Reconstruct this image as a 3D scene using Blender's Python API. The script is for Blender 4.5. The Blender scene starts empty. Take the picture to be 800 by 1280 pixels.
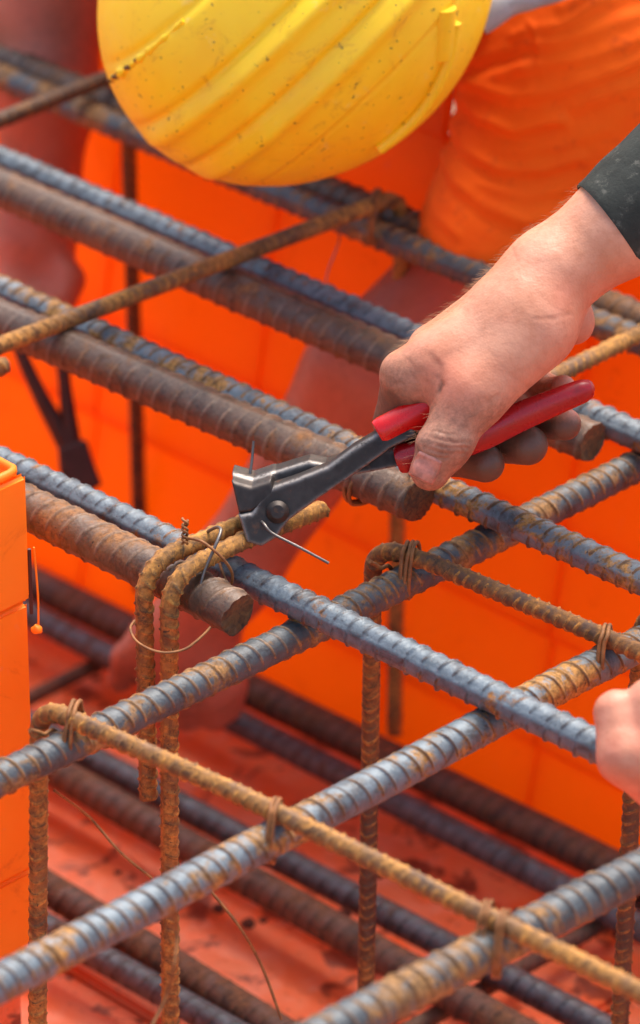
import bpy, bmesh, math, random
import numpy as np
from mathutils import Vector, Matrix

random.seed(4); RNG = np.random.default_rng(4)
SC = bpy.context.scene
COL = SC.collection

# ------------------------------------------------------------------ camera, sky, sun, exposure
FPX, PITCH, D0 = 6000.0, math.radians(29), 3.16          # focal length in pixels of the 800x1280 photograph
FW = np.array([0, math.cos(PITCH), -math.sin(PITCH)]); RT = np.array([1., 0, 0]); UP = np.array([0, math.sin(PITCH), math.cos(PITCH)])
CAM = -D0 * FW
cd = bpy.data.cameras.new('camera'); cam = bpy.data.objects.new('camera', cd); COL.objects.link(cam)
cam.location = CAM; cam.rotation_euler = (math.pi / 2 - PITCH, 0, 0)
cd.sensor_fit = 'VERTICAL'; cd.sensor_height = 36; cd.lens = FPX / 1280 * 36
cd.clip_start = 0.05; cd.clip_end = 1000
cd.dof.use_dof = True; cd.dof.focus_distance = 3.03; cd.dof.aperture_fstop = 5.4
SC.camera = cam

SUN_EL, SUN_AZ = math.radians(63), math.radians(20)       # azimuth from +Y towards +X
w = bpy.data.worlds.new('World'); SC.world = w; w.use_nodes = True
nt = w.node_tree; bg = nt.nodes['Background']
sky = nt.nodes.new('ShaderNodeTexSky'); sky.sky_type = 'NISHITA'; sky.sun_disc = False
sky.sun_elevation = SUN_EL; sky.sun_rotation = SUN_AZ; sky.air_density = 1.0; sky.dust_density = 4.0; sky.ozone_density = 1.0
nt.links.new(sky.outputs[0], bg.inputs[0]); bg.inputs[1].default_value = 0.15
sl = bpy.data.lights.new('sun', 'SUN'); sl.energy = 2.0; sl.angle = math.radians(40); sl.color = (1, .95, .87)
so = bpy.data.objects.new('sun', sl); COL.objects.link(so)
sd = Vector((math.cos(SUN_EL) * math.sin(SUN_AZ), math.cos(SUN_EL) * math.cos(SUN_AZ), math.sin(SUN_EL)))
so.rotation_euler = sd.to_track_quat('Z', 'Y').to_euler(); so.location = (0, 0, 5)
vs = SC.view_settings; vs.view_transform = 'Standard'; vs.look = 'None'; vs.gamma = 1; vs.exposure = 1.28; vs.use_curve_mapping = False

# ------------------------------------------------------------------ helpers: places
DA = np.array([1, -1, 0]) / 2 ** .5; DB = np.array([1, 1, 0]) / 2 ** .5; DZ = np.array([0, 0, 1.])
def ray(x, y): return FW + RT * (x - 400) / FPX - UP * (y - 640) / FPX
def P(x, y, z):                                            # the point of height z seen at pixel (x, y)
    r = ray(x, y); return CAM + r * ((z - CAM[2]) / r[2])
def AB(a, b, z): return DA * a + DB * b + DZ * z
def dep(q): return float((np.asarray(q) - CAM) @ FW)
def V3(u, v, wd, d0): # a local frame at real distance d0: u right, v down, wd towards the viewer, unit = one photo pixel at d0
    d = d0 - wd * d0 / FPX; return CAM + ray(u, v) * d
WT = math.tan(math.radians(8)); WB0 = 0.327; FLOOR = -0.44
def wall_b(z): return WB0 + (z - FLOOR) * WT
def Wl(x, y, off):                                         # point on the back wall's plane, off metres in front of it
    n = DB - DZ * WT; r = ray(x, y); k = (WB0 - FLOOR * WT - off - CAM @ n) / (r @ n); return CAM + r * k

# ------------------------------------------------------------------ helpers: meshes
def link(name, me, mat, parent=None):
    o = bpy.data.objects.new(name, me); COL.objects.link(o)
    if mat is not None: me.materials.append(mat)
    if parent is not None: o.parent = parent
    return o
def tag(o, label=None, cat=None, group=None, kind=None):
    if label: o['label'] = label
    if cat: o['category'] = cat
    if group: o['group'] = group
    if kind: o['kind'] = kind
    return o
def empty(name, loc=(0, 0, 0)):
    o = bpy.data.objects.new(name, None); COL.objects.link(o); o.empty_display_size = .05; return o
def mesh_np(name, v, quads, tris=None, smooth=True, attrs=None):
    me = bpy.data.meshes.new(name); v = np.asarray(v, np.float32)
    q = np.asarray(quads, np.int32).reshape(-1, 4); t = np.zeros((0, 3), np.int32) if tris is None else np.asarray(tris, np.int32).reshape(-1, 3)
    me.vertices.add(len(v)); me.vertices.foreach_set('co', v.ravel())
    loops = np.concatenate([q.ravel(), t.ravel()]); me.loops.add(len(loops)); me.loops.foreach_set('vertex_index', loops)
    n = len(q) + len(t); me.polygons.add(n)
    st = np.concatenate([np.arange(len(q)) * 4, len(q) * 4 + np.arange(len(t)) * 3]).astype(np.int32)
    me.polygons.foreach_set('loop_start', st)
    me.polygons.foreach_set('use_smooth', np.full(n, smooth, bool))
    for k, a in (attrs or {}).items():
        at = me.attributes.new(k, 'FLOAT', 'POINT'); at.data.foreach_set('value', np.asarray(a, np.float32))
    me.update(calc_edges=True); me.validate(); return me
def fillet(pts, rad, step):
    pts = [np.asarray(p, float) for p in pts]; out = [pts[0]]
    for i in range(1, len(pts) - 1):
        p, a, b = pts[i], pts[i - 1] - pts[i], pts[i + 1] - pts[i]
        la, lb = np.linalg.norm(a), np.linalg.norm(b); a /= la; b /= lb
        ang = math.acos(np.clip(a @ b, -1, 1))
        if math.pi - ang < .1: out.append(p); continue
        rr = rad[i] if isinstance(rad, (list, tuple)) else rad
        t = min(rr / math.tan(ang / 2), la * .49, lb * .49); r = t * math.tan(ang / 2)
        c = p + (a + b) / np.linalg.norm(a + b) * (r / math.sin(ang / 2))
        s, e = p + a * t - c, p + b * t - c; tot = math.pi - ang; n = max(4, int(tot * r / step * 1.0))
        for k in range(n + 1):
            f = k / n; out.append(c + (s * math.sin((1 - f) * tot) + e * math.sin(f * tot)) / math.sin(tot))
    out.append(pts[-1]); return resample(np.array(out), step)
def resample(p, step):
    d = np.r_[0, np.cumsum(np.linalg.norm(np.diff(p, axis=0), axis=1))]; n = max(2, int(d[-1] / step) + 1)
    s = np.linspace(0, d[-1], n); return np.stack([np.interp(s, d, p[:, k]) for k in range(3)], 1)
def catmull(pts, n=12):
    p = [np.asarray(q, float) for q in pts]; p = [2 * p[0] - p[1]] + p + [2 * p[-1] - p[-2]]; out = []
    for i in range(1, len(p) - 2):
        for k in range(n):
            t = k / n; a, b, c, d = p[i - 1:i + 3]
            out.append(.5 * (2 * b + (c - a) * t + (2 * a - 5 * b + 4 * c - d) * t * t + (3 * b - a - 3 * c + d) * t ** 3))
    out.append(p[-2]); return np.array(out)
def frames(p):
    t = np.gradient(p, axis=0); t /= np.linalg.norm(t, axis=1)[:, None] + 1e-12
    ref = DZ if abs(t[0][2]) < .8 else DB
    n = ref - t[0] * (ref @ t[0]); n /= np.linalg.norm(n); N = [n]
    for i in range(1, len(p)):
        n = N[-1] - t[i] * (N[-1] @ t[i]); n /= np.linalg.norm(n); N.append(n)
    N = np.array(N); return t, N, np.cross(t, N)
def tube(p, rad, n=8, cap=True):
    t, N, B = frames(p); th = np.linspace(0, 2 * math.pi, n, endpoint=False); rad = np.broadcast_to(np.asarray(rad, float), (len(p),)) if np.ndim(rad) < 2 else rad
    R = rad[:, None] if rad.ndim == 1 else rad
    v = p[:, None, :] + (N[:, None, :] * np.cos(th)[None, :, None] + B[:, None, :] * np.sin(th)[None, :, None]) * R[..., None]
    m = len(p); i = np.arange(m - 1)[:, None] * n; j = np.arange(n)[None, :]; j2 = (j + 1) % n
    q = np.stack([i + j, i + j2, i + n + j2, i + n + j], -1).reshape(-1, 4)
    v = v.reshape(-1, 3); tr = None
    if cap:
        a = len(v); v = np.vstack([v, v[:n], v[-n:], p[0], p[-1]]); k = np.arange(n)
        tr = np.vstack([np.stack([np.full(n, a + 2 * n), a + (k + 1) % n, a + k], 1), np.stack([np.full(n, a + 2 * n + 1), a + n + k, a + n + (k + 1) % n], 1)])
    return v, q, tr
def wire(name, pts, r, mat, parent=None, n=7, smooth_n=10):
    p = catmull(pts, smooth_n); v, q, t = tube(p, r, n); return link(name, mesh_np(name, v, q, t), mat, parent)

def bar(name, path, r, pitch, mat, roll=0., n=40, sps=15, rh=.072, slant=.75, seed=0, style=0, cone=0.2):
    """ribbed reinforcing bar along a sampled path; rib height is real geometry"""
    step = pitch / sps; p = resample(np.asarray(path), step); m = len(p)
    if style != 2: q0 = np.linspace(0, 1, m)[:, None]; p = p + .0007 * np.sin(q0 * 7 + seed) * DZ + .0009 * np.sin(q0 * 5.3 + seed * 2.1) * np.array([.7, .7 * (1 if (p[-1] - p[0])[1] < 0 else -1), 0])
    rg = np.random.default_rng(seed); s = np.arange(m) * step
    t, N, B = frames(p); th = np.linspace(0, 2 * math.pi, n, endpoint=False)
    ph = (th[None, :] + roll) % (2 * math.pi); side = (ph >= math.pi).astype(float); f = ph % math.pi
    x = s[:, None] / pitch + slant * (f / math.pi - .5) * (1 if style == 0 else (1 - 2 * side)) + .5 * side
    if style == 1: x = x + .0
    if style == 2:  # herring-bone stirrup wire
        x = s[:, None] / pitch + 1.0 * np.abs(f / math.pi - .5) + .5 * side
    wob = .07 * np.interp(s, np.linspace(0, s[-1] + 1e-9, max(3, int(s[-1] / pitch))), rg.normal(size=max(3, int(s[-1] / pitch))))[:, None]; x = x + wob
    bump = np.exp(-(((x % 1) - .5) / (.078 if style != 2 else .105)) ** 2); cres = np.clip(np.sin(f), 0, 1) ** .55
    cres = np.where(cres < .45, 0, cres)
    irr = 1 + .25 * np.interp(s, np.linspace(0, s[-1] + 1e-9, max(3, int(s[-1] / pitch * 2))), rg.normal(size=max(3, int(s[-1] / pitch * 2))))[:, None]
    rib = bump * cres; lon = np.exp(-(np.minimum(f, math.pi - f) / .15) ** 2)
    h = np.maximum(rib * irr, lon * .62)
    low = np.interp(s, np.linspace(0, s[-1] + 1e-9, max(4, int(s[-1] / .03))), rg.normal(size=max(4, int(s[-1] / .03))))[:, None]
    R = r * (1 + 2 * rh * h + .006 * low + .008 * rg.normal(size=(m, n)))
    e = min(3, m // 3)  # worn, slightly rounded cut ends
    for k in range(e): R[k] *= .955 + .045 * (k / e) ** .5; R[m - 1 - k] *= .955 + .045 * (k / e) ** .5
    v, q, tr = tube(p, R, n)
    K = len(v); a0 = m * n
    for (ring, cap, cen, tt) in ((np.arange(n), a0 + np.arange(n), K - 2, -t[0]), (np.arange((m - 1) * n, m * n), a0 + n + np.arange(n), K - 1, t[-1])):
        sh = r * (.10 * np.cos(th - rg.uniform(0, 6)) + .05 * np.cos(2 * th + rg.uniform(0, 6)) + .035 * rg.normal(size=n)); v[ring] += tt * sh[:, None]; v[cap] += tt * sh[:, None]; v[cen] += tt * r * rg.uniform(-.12, .02)
    z_ = np.zeros(2 * n + 2); ce = np.r_[np.zeros(m * n), np.ones(2 * n + 2)]; rb = np.r_[(rib + .0 * lon).ravel(), z_]; ln = np.r_[np.broadcast_to(lon, (m, n)).ravel(), z_]
    me = mesh_np(name, v, q, tr, True, {'rib': rb, 'lon': ln, 'cut': ce})
    return link(name, me, mat)

# signed distance modelling for bodies and forged parts
def smin(a, b, k):
    h = np.maximum(k - np.abs(a - b), 0) / k; return np.minimum(a, b) - h * h * k * .25
def rcone(X, a, b, ra, rb):
    a, b = np.asarray(a, np.float32), np.asarray(b, np.float32); ab = b - a; L = float(ab @ ab) + 1e-9
    pa = X - a; t = np.clip((pa @ ab) / L, 0, 1).astype(np.float32)
    return np.linalg.norm(pa - t[..., None] * ab, axis=-1) - (ra + (rb - ra) * t)
def ellip(X, c, ax, r):                                    # ax: 3x3 rows = axes
    q = (X - np.asarray(c, np.float32)) @ np.asarray(ax, np.float32).T / np.asarray(r, np.float32)
    k = np.linalg.norm(q, axis=-1); return (k - 1) * min(r)
def nets(fn, lo, hi, h):
    lo = np.asarray(lo, float); n = np.ceil((np.asarray(hi) - lo) / h).astype(int) + 1
    g = [np.arange(k, dtype=np.float32) * h + l for k, l in zip(n, lo)]
    bs = 12; nb = [-(-k // bs) for k in n]; cc = [np.arange(k, dtype=np.float32) * bs * h + l + (bs - 1) * h / 2 for k, l in zip(nb, lo)]
    FC = fn(np.stack(np.meshgrid(*cc, indexing='ij'), -1)); F = np.repeat(np.repeat(np.repeat(FC, bs, 0), bs, 1), bs, 2)[:n[0], :n[1], :n[2]].astype(np.float32)
    for i, j, k in np.argwhere(np.abs(FC) < bs * h * 1.15):
        sl = (slice(i * bs, (i + 1) * bs), slice(j * bs, (j + 1) * bs), slice(k * bs, (k + 1) * bs))
        X = np.stack(np.meshgrid(g[0][sl[0]], g[1][sl[1]], g[2][sl[2]], indexing='ij'), -1); F[sl] = fn(X)
    S = F < 0; cs = S[:-1, :-1, :-1].astype(np.int8)
    cnt = np.zeros(n - 1, np.int8)
    for d in np.ndindex(2, 2, 2): cnt += S[d[0]:n[0] - 1 + d[0], d[1]:n[1] - 1 + d[1], d[2]:n[2] - 1 + d[2]]
    act = np.argwhere((cnt > 0) & (cnt < 8)); idx = -np.ones(n - 1, np.int64); idx[tuple(act.T)] = np.arange(len(act))
    acc = np.zeros((len(act), 3)); num = np.zeros(len(act))
    cor = list(np.ndindex(2, 2, 2))
    for a in cor:
        for ax in range(3):
            if a[ax]: continue
            b = list(a); b[ax] = 1
            fa = F[tuple((act + a).T)]; fb = F[tuple((act + b).T)]; c = (fa < 0) != (fb < 0)
            tt = fa / (fa - fb + 1e-12); pt = np.array(a, float)[None].repeat(len(act), 0); pt[:, ax] += np.where(c, tt, 0)
            acc += pt * c[:, None]; num += c
    V = lo + (act + acc / num[:, None]) * h
    Q = []
    for ax in range(3):
        o = [k for k in range(3) if k != ax]; sl0 = [slice(1, n[k] - 1) for k in range(3)]; sl0[ax] = slice(0, n[ax] - 1)
        sl1 = list(sl0); sl1[ax] = slice(1, n[ax]); a, b = S[tuple(sl0)], S[tuple(sl1)]
        e = np.argwhere(a != b); off = np.array([1, 1, 1]); off[ax] = 0; e = e + off; fl = S[tuple(e.T)]
        def cell(d0, d1):
            c = e.copy(); c[:, o[0]] -= d0; c[:, o[1]] -= d1; return idx[tuple(c.T)]
        q = np.stack([cell(1, 1), cell(0, 1), cell(0, 0), cell(1, 0)], 1)
        flip = fl if ax != 1 else ~fl
        q[~flip] = q[~flip][:, ::-1]; Q.append(q)
    return V, np.vstack(Q)
def vnoise(X, sc, seed=0):                                 # smooth value noise on points
    rg = np.random.default_rng(seed); T = rg.random((32, 32, 32)); q = np.asarray(X) * sc; i = np.floor(q).astype(int); f = q - i; f = f * f * (3 - 2 * f); o = 0
    for d in np.ndindex(2, 2, 2):
        wgt = np.prod([f[:, k] if d[k] else 1 - f[:, k] for k in range(3)], axis=0)
        o = o + wgt * T[(i[:, 0] + d[0]) % 32, (i[:, 1] + d[1]) % 32, (i[:, 2] + d[2]) % 32]
    return o * 2 - 1

# ------------------------------------------------------------------ helpers: materials
def lin(r, g, b): return tuple((c / 12.92 if c <= .04045 else ((c + .055) / 1.055) ** 2.4) for c in (r / 255, g / 255, b / 255)) + (1,)
class NT:
    def __init__(s, name):
        s.m = bpy.data.materials.new(name); s.m.use_nodes = True; s.t = s.m.node_tree; s.b = s.t.nodes['Principled BSDF']; s.out = s.t.nodes['Material Output']
        s.co = s.n('ShaderNodeTexCoord').outputs['Object']
    def n(s, ty, **k):
        x = s.t.nodes.new(ty)
        for a, v in k.items(): setattr(x, a, v)
        return x
    def put(s, sock, v):
        if isinstance(v, bpy.types.NodeSocket): s.t.links.new(v, sock)
        else: sock.default_value = v
    def noise(s, scale, detail=4, rough=.6, dist=0, vec=None):
        x = s.n('ShaderNodeTexNoise'); x.inputs['Scale'].default_value = scale; x.inputs['Detail'].default_value = detail; x.inputs['Roughness'].default_value = rough; x.inputs['Distortion'].default_value = dist
        s.put(x.inputs['Vector'], vec if vec is not None else s.co); return x.outputs['Fac']
    def ramp(s, v, a, b, ca=0., cb=1.):
        x = s.n('ShaderNodeMapRange'); x.interpolation_type = 'SMOOTHSTEP'; s.put(x.inputs[0], v); x.inputs[1].default_value = a; x.inputs[2].default_value = b; x.inputs[3].default_value = ca; x.inputs[4].default_value = cb; return x.outputs[0]
    def mix(s, f, a, b):
        x = s.n('ShaderNodeMix', data_type='RGBA'); s.put(x.inputs[0], f); s.put(x.inputs[6], a); s.put(x.inputs[7], b); return x.outputs[2]
    def math(s, op, a, b=0.):
        x = s.n('ShaderNodeMath', operation=op); s.put(x.inputs[0], a); s.put(x.inputs[1], b); return x.outputs[0]
    def attr(s, name):
        x = s.n('ShaderNodeAttribute'); x.attribute_name = name; return x.outputs['Fac']
    def bump(s, h, strength, dist):
        x = s.n('ShaderNodeBump'); s.put(x.inputs['Height'], h); x.inputs['Strength'].default_value = strength; x.inputs['Distance'].default_value = dist; s.t.links.new(x.outputs[0], s.b.inputs['Normal'])
    def set(s, **k):
        for a, v in k.items(): s.put(s.b.inputs[a.replace('_', ' ')], v)
        return s
def rebar_mat(name, base, rust, dark, rust_lo, rust_hi, rib_gain=.0, rib_dark=0., metal=.35, rough=.5, seed=0., rib_col=None, rib_amt=0.):
    m = NT(name); off = m.n('ShaderNodeVectorMath', operation='ADD'); m.put(off.inputs[0], m.co); off.inputs[1].default_value = (seed, seed * .7, -seed); vc = off.outputs[0]
    big = m.noise(28, 5, .65, .4, vc); fine = m.noise(260, 4, .7, 0, vc); mid = m.noise(95, 4, .7, .2, vc)
    rib = m.attr('rib')
    flank = m.math('MULTIPLY', m.ramp(rib, .08, .35), m.ramp(rib, .95, .5))
    x = m.math('ADD', m.math('MULTIPLY', big, .6), m.math('MULTIPLY', mid, .4)); x = m.math('ADD', x, m.math('MULTIPLY', flank, rib_gain)); x = m.math('ADD', x, m.math('MULTIPLY', m.math('SUBTRACT', fine, .5), .22)); x = m.math('ADD', x, m.math('MULTIPLY', m.math('SUBTRACT', m.noise(6.5, 3, .6, .3, vc), .5), .45))
    f = m.ramp(x, rust_lo, rust_hi)
    b2 = m.mix(m.ramp(mid, .35, .7), base, tuple(c * .62 for c in base[:3]) + (1,))
    r2 = m.mix(m.ramp(fine, .35, .68), rust, tuple(c * .38 for c in rust[:3]) + (1,))
    c = m.mix(f, b2, r2)
    c = m.mix(m.math('MULTIPLY', m.math('MULTIPLY', flank, m.ramp(m.noise(55, 5, .7, .5, vc), .36, .6)), .7), c, dark)
    if rib_col: c = m.mix(m.math('MULTIPLY', m.math('MULTIPLY', m.ramp(rib, .12, .5), m.ramp(m.noise(70, 4, .7, .2, vc), .34, .56)), rib_amt), c, rib_col)
    c = m.mix(m.math('MULTIPLY', m.ramp(m.noise(46, 6, .75, .8, vc), .48, .66), .66), c, dark)
    spots = m.ramp(m.noise(420, 2, .5, 0, vc), .62, .72); sp2 = m.ramp(mid, .45, .6)
    c = m.mix(m.math('MULTIPLY', m.math('MULTIPLY', spots, sp2), .85), c, dark)
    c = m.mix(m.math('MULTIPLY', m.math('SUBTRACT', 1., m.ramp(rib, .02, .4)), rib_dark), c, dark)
    cutc = m.mix(m.ramp(m.noise(150, 5, .75, 1.5, vc), .35, .65), lin(128, 84, 48), lin(66, 46, 36)); c = m.mix(m.math('MULTIPLY', m.attr('cut'), .85), c, cutc)
    dust = m.ramp(m.noise(60, 6, .75, 0, vc), .60, .78)
    c = m.mix(m.math('MULTIPLY', dust, .22), c, lin(190, 170, 145))
    m.set(Base_Color=c, Metallic=m.math('MULTIPLY', m.math('SUBTRACT', 1., f), metal), Roughness=m.ramp(f, 0, 1, rough, .85))
    m.bump(m.math('ADD', m.math('MULTIPLY', fine, .8), mid), .7, .0009); return m.m
BLUE = lin(102, 112, 118); RUST = lin(176, 112, 40); BROWN = lin(122, 82, 54); DARK = lin(48, 36, 32)
M_steel = rebar_mat('blue_mill_scale_steel', BLUE, RUST, DARK, .56, .66, .05, 0, .15, .48, 1.3)
M_steel2 = rebar_mat('blue_steel_rust_flecked', BLUE, lin(182, 128, 62), DARK, .49, .60, .10, 0, .12, .52, 4.1, lin(92, 64, 44), .75)
M_steel3 = rebar_mat('dark_steel_rust_flecked', lin(76, 81, 84), lin(164, 116, 62), DARK, .47, .60, .10, 0, .15, .52, 7.7, lin(170, 124, 76), .32)
M_brown = rebar_mat('brown_rusty_steel', lin(98, 76, 60), lin(150, 100, 54), DARK, .48, .66, .10, 0, .15, .5, 2.2, lin(138, 114, 94), .5)
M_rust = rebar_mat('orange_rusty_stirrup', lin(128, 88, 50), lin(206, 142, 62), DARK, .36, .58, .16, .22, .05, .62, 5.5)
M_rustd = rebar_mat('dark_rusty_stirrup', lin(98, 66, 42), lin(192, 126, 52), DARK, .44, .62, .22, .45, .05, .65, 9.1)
M_far = rebar_mat('grey_steel_low', lin(92, 94, 98), lin(116, 78, 52), DARK, .55, .70, .05, 0, .4, .5, 3.3)
M_farb = rebar_mat('brown_steel_low', lin(104, 72, 56), lin(125, 80, 46), DARK, .42, .62, .05, 0, .15, .6, 6.3)

def orange_mat(name, col, col2, dirt, rough=.38, transl=.0, dirt_amt=.25):
    m = NT(name); big = m.noise(6, 4, .6, .3); fine = m.noise(70, 5, .7); gr = m.noise(24, 6, .75, .6)
    c = m.mix(m.ramp(big, .3, .7), col, col2); c = m.mix(m.math('MULTIPLY', m.ramp(gr, .56, .74), dirt_amt), c, dirt)
    spl = m.math('MULTIPLY', m.ramp(m.noise(130, 3, .5, .2), .66, .70), m.ramp(m.noise(11, 3, .6), .5, .62)); c = m.mix(m.math('MULTIPLY', spl, .28), c, lin(205, 170, 150)); mp = m.n('ShaderNodeMapping'); mp.inputs['Rotation'].default_value = (.3, .2, .9); mp.inputs['Scale'].default_value = (9, 160, 40); m.put(mp.inputs[0], m.co); scr = m.ramp(m.noise(1., 4, .6, .4, mp.outputs[0]), .66, .74); c = m.mix(m.math('MULTIPLY', scr, .3), c, lin(245, 150, 90))
    m.set(Base_Color=c, Roughness=m.ramp(fine, .3, .7, rough - .06, rough + .14)); m.b.inputs['Specular IOR Level'].default_value = .35
    m.bump(m.math('ADD', m.math('MULTIPLY', big, 2.), m.math('MULTIPLY', fine, .15)), .25, .004)
    if transl:
        tr = m.n('ShaderNodeBsdfTranslucent'); m.put(tr.inputs[0], m.mix(m.math('MULTIPLY', m.ramp(gr, .56, .74), .45), (1., .34, .022, 1), (.55, .13, .015, 1))); mx = m.n('ShaderNodeMixShader'); mx.inputs[0].default_value = transl
        m.t.links.new(m.b.outputs[0], mx.inputs[1]); m.t.links.new(tr.outputs[0], mx.inputs[2]); m.t.links.new(mx.outputs[0], m.out.inputs[0])
    return m.m
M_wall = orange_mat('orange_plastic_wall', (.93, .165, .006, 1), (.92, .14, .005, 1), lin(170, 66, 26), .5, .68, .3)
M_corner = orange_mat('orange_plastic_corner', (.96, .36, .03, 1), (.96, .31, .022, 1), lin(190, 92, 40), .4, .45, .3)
def floor_mat():
    m = NT('dirty_orange_floor'); a = m.noise(9, 5, .65, .5); b = m.noise(34, 5, .7, .3); s = m.noise(30, 4, .6, .4); d = m.noise(120, 4, .7)
    c = m.mix(m.ramp(a, .35, .65), lin(236, 98, 44), lin(228, 116, 74)); c = m.mix(m.math('MULTIPLY', m.ramp(b, .46, .66), .6), c, lin(230, 134, 100))
    c = m.mix(m.math('MULTIPLY', m.ramp(s, .55, .64), .85), c, lin(110, 44, 30)); c = m.mix(m.math('MULTIPLY', m.ramp(d, .56, .7), .35), c, lin(150, 66, 42))
    m.set(Base_Color=c, Roughness=m.ramp(b, .3, .7, .3, .6)); m.bump(m.math('ADD', a, m.math('MULTIPLY', d, .1)), .3, .006); return m.m
M_floor = floor_mat()
m = NT('brown_earth'); m.set(Base_Color=m.mix(m.noise(3, 6, .7), lin(196, 172, 142), lin(160, 134, 106)), Roughness=.95); m.bump(m.noise(9, 8, .75), .8, .05); M_earth = m.m
def simple(name, col, rough, metal=0., var=.0, sc=60, bumpd=0.):
    m = NT(name); n = m.noise(sc, 5, .65); c = m.mix(m.ramp(n, .3, .7), col, tuple(x * (1 - var) for x in col[:3]) + (1,)); m.set(Base_Color=c, Roughness=rough, Metallic=metal)
    if bumpd: m.bump(n, .5, bumpd)
    return m.m
M_wire = simple('grey_tie_wire', lin(120, 112, 106), .4, .7, .4, 90)
M_wirer = simple('rusty_tie_wire', lin(150, 96, 48), .7, .1, .55, 160, .0004)

# ------------------------------------------------------------------ ground and formwork
def box_mesh(name, a0, a1, z0, z1, bfun, th, bev=.0035, bulge=.0, na=1, nz=1):
    """panel in the A-Z plane whose front face sits at b = bfun(z)"""
    bm = bmesh.new(); vs_ = [bm.verts.new(AB(a, bfun(z) + o, z)) for o in (0, th) for z in (z0, z1) for a in (a0, a1)]
    for f in ((0, 1, 3, 2), (5, 4, 6, 7), (4, 5, 1, 0), (2, 3, 7, 6), (4, 0, 2, 6), (1, 5, 7, 3)): bm.faces.new([vs_[i] for i in f])
    bmesh.ops.recalc_face_normals(bm, faces=bm.faces); bmesh.ops.bevel(bm, geom=bm.edges[:], offset=bev, segments=2, affect='EDGES')
    me = bpy.data.meshes.new(name); bm.to_mesh(me); bm.free(); return me
g = mesh_np('ground', [(-200, -200, -.52), (200, -200, -.52), (200, 200, -.52), (-200, 200, -.52)], [[0, 1, 2, 3]]); tag(link('ground', g, M_earth), kind='structure')
fl = empty('formwork_floor'); tag(fl, kind='structure')
ea = [-1.85, -1.1, -.62, .1, 1.2]; eb = [-1.3, -.62, -.05, WB0 + .01]
for i in range(len(ea) - 1):
    for j in range(len(eb) - 1):
        bm = bmesh.new(); vv = [bm.verts.new(AB(a, b, z)) for z in (FLOOR - .02, FLOOR + random.uniform(-.0015, .0015)) for b in (eb[j] + .0015, eb[j + 1] - .0015) for a in (ea[i] + .0015, ea[i + 1] - .0015)]
        for f in ((0, 1, 3, 2), (5, 4, 6, 7), (4, 5, 1, 0), (2, 3, 7, 6), (4, 0, 2, 6), (1, 5, 7, 3)): bm.faces.new([vv[k] for k in f])
        bmesh.ops.recalc_face_normals(bm, faces=bm.faces); bmesh.ops.bevel(bm, geom=bm.edges[:], offset=.004, segments=2, affect='EDGES')
        me = bpy.data.meshes.new('panel'); bm.to_mesh(me); bm.free(); link('panel', me, M_floor, fl)
wl = empty('formwork_wall'); tag(wl, 'long orange plastic formwork wall behind the rebar cage', 'wall')
seams = [-1.85, -1.5, -1.15, -.96, -.783, -.604, -.427, -.266, -.105, .06, .225, .39, .56, .9]; rows = [FLOOR + .001, -.375, -.285, -.2, -.115, -.03, .055, .14]
for i in range(len(seams) - 1):
    for j in range(len(rows) - 1 if seams[i + 1] < -.26 else 6):
        step = .0035 * ((j + i) % 2)
        k = random.uniform(-.0015, .0015)
        link('panel', box_mesh('panel', seams[i] - .0003, seams[i + 1] + .0004, rows[j] - .0004 * (j > 0), rows[j + 1] + .0003, lambda z, z0=rows[j], z1=rows[j + 1], k=k: wall_b(z) + k * .5 + .005 * ((z - z0) / (z1 - z0)) - .0025, .009, .0028), M_wall, wl)
# convex corner of the formwork at the left
CA, CB = -.042, float(P(36, 760, 0) @ DB)
cw = empty('formwork_corner'); tag(cw, 'bright orange plastic formwork corner with rolled rim at the left edge', 'formwork')
def cpanel(p0, p1, z0, z1, nrm, th, mat, name='panel'):
    p0, p1 = np.asarray(p0), np.asarray(p1); bm = bmesh.new()
    vv = [bm.verts.new(np.array([*(q[:2]), z]) - np.asarray(nrm) * o) for o in (0, th) for z in (z0, z1) for q in (p0, p1)]
    for f in ((0, 1, 3, 2), (5, 4, 6, 7), (4, 5, 1, 0), (2, 3, 7, 6), (4, 0, 2, 6), (1, 5, 7, 3)): bm.faces.new([vv[k] for k in f])
    bmesh.ops.recalc_face_normals(bm, faces=bm.faces); bmesh.ops.bevel(bm, geom=bm.edges[:], offset=.003, segments=3, affect='EDGES')
    me = bpy.data.meshes.new(name); bm.to_mesh(me); bm.free(); return link(name, me, mat, cw)
crow = [-.268, -.195, -.105, .005, .098]
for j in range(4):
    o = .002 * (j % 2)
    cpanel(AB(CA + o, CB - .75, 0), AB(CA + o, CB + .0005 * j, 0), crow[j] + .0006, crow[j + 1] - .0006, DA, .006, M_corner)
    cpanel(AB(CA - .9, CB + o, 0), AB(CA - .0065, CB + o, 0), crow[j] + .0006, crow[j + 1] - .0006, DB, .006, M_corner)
cpanel(AB(CA - .012, CB - .75, 0), AB(CA - .012, CB - .006, 0), FLOOR + .001, -.27, DA, .02, M_floor, 'foot')
cpanel(AB(CA - .9, CB - .012, 0), AB(CA - .035, CB - .012, 0), FLOOR + .001, -.27, DB, .02, M_floor, 'foot')
rim = fillet([AB(CA - .003, CB - .75, .1), AB(CA - .003, CB - .003, .1), AB(CA - .9, CB - .003, .1)], .006, .004)
wob = np.array([vnoise(rim, 60, 3), vnoise(rim, 60, 4), vnoise(rim, 60, 5)]).T * .0022
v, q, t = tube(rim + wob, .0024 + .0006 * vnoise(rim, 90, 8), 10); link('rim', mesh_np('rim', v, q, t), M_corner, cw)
cpin = P(38, 590, .1); pc = AB(CA, CB, 0)
M_slot = simple('dark_slot', lin(70, 26, 20), .6)
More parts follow.
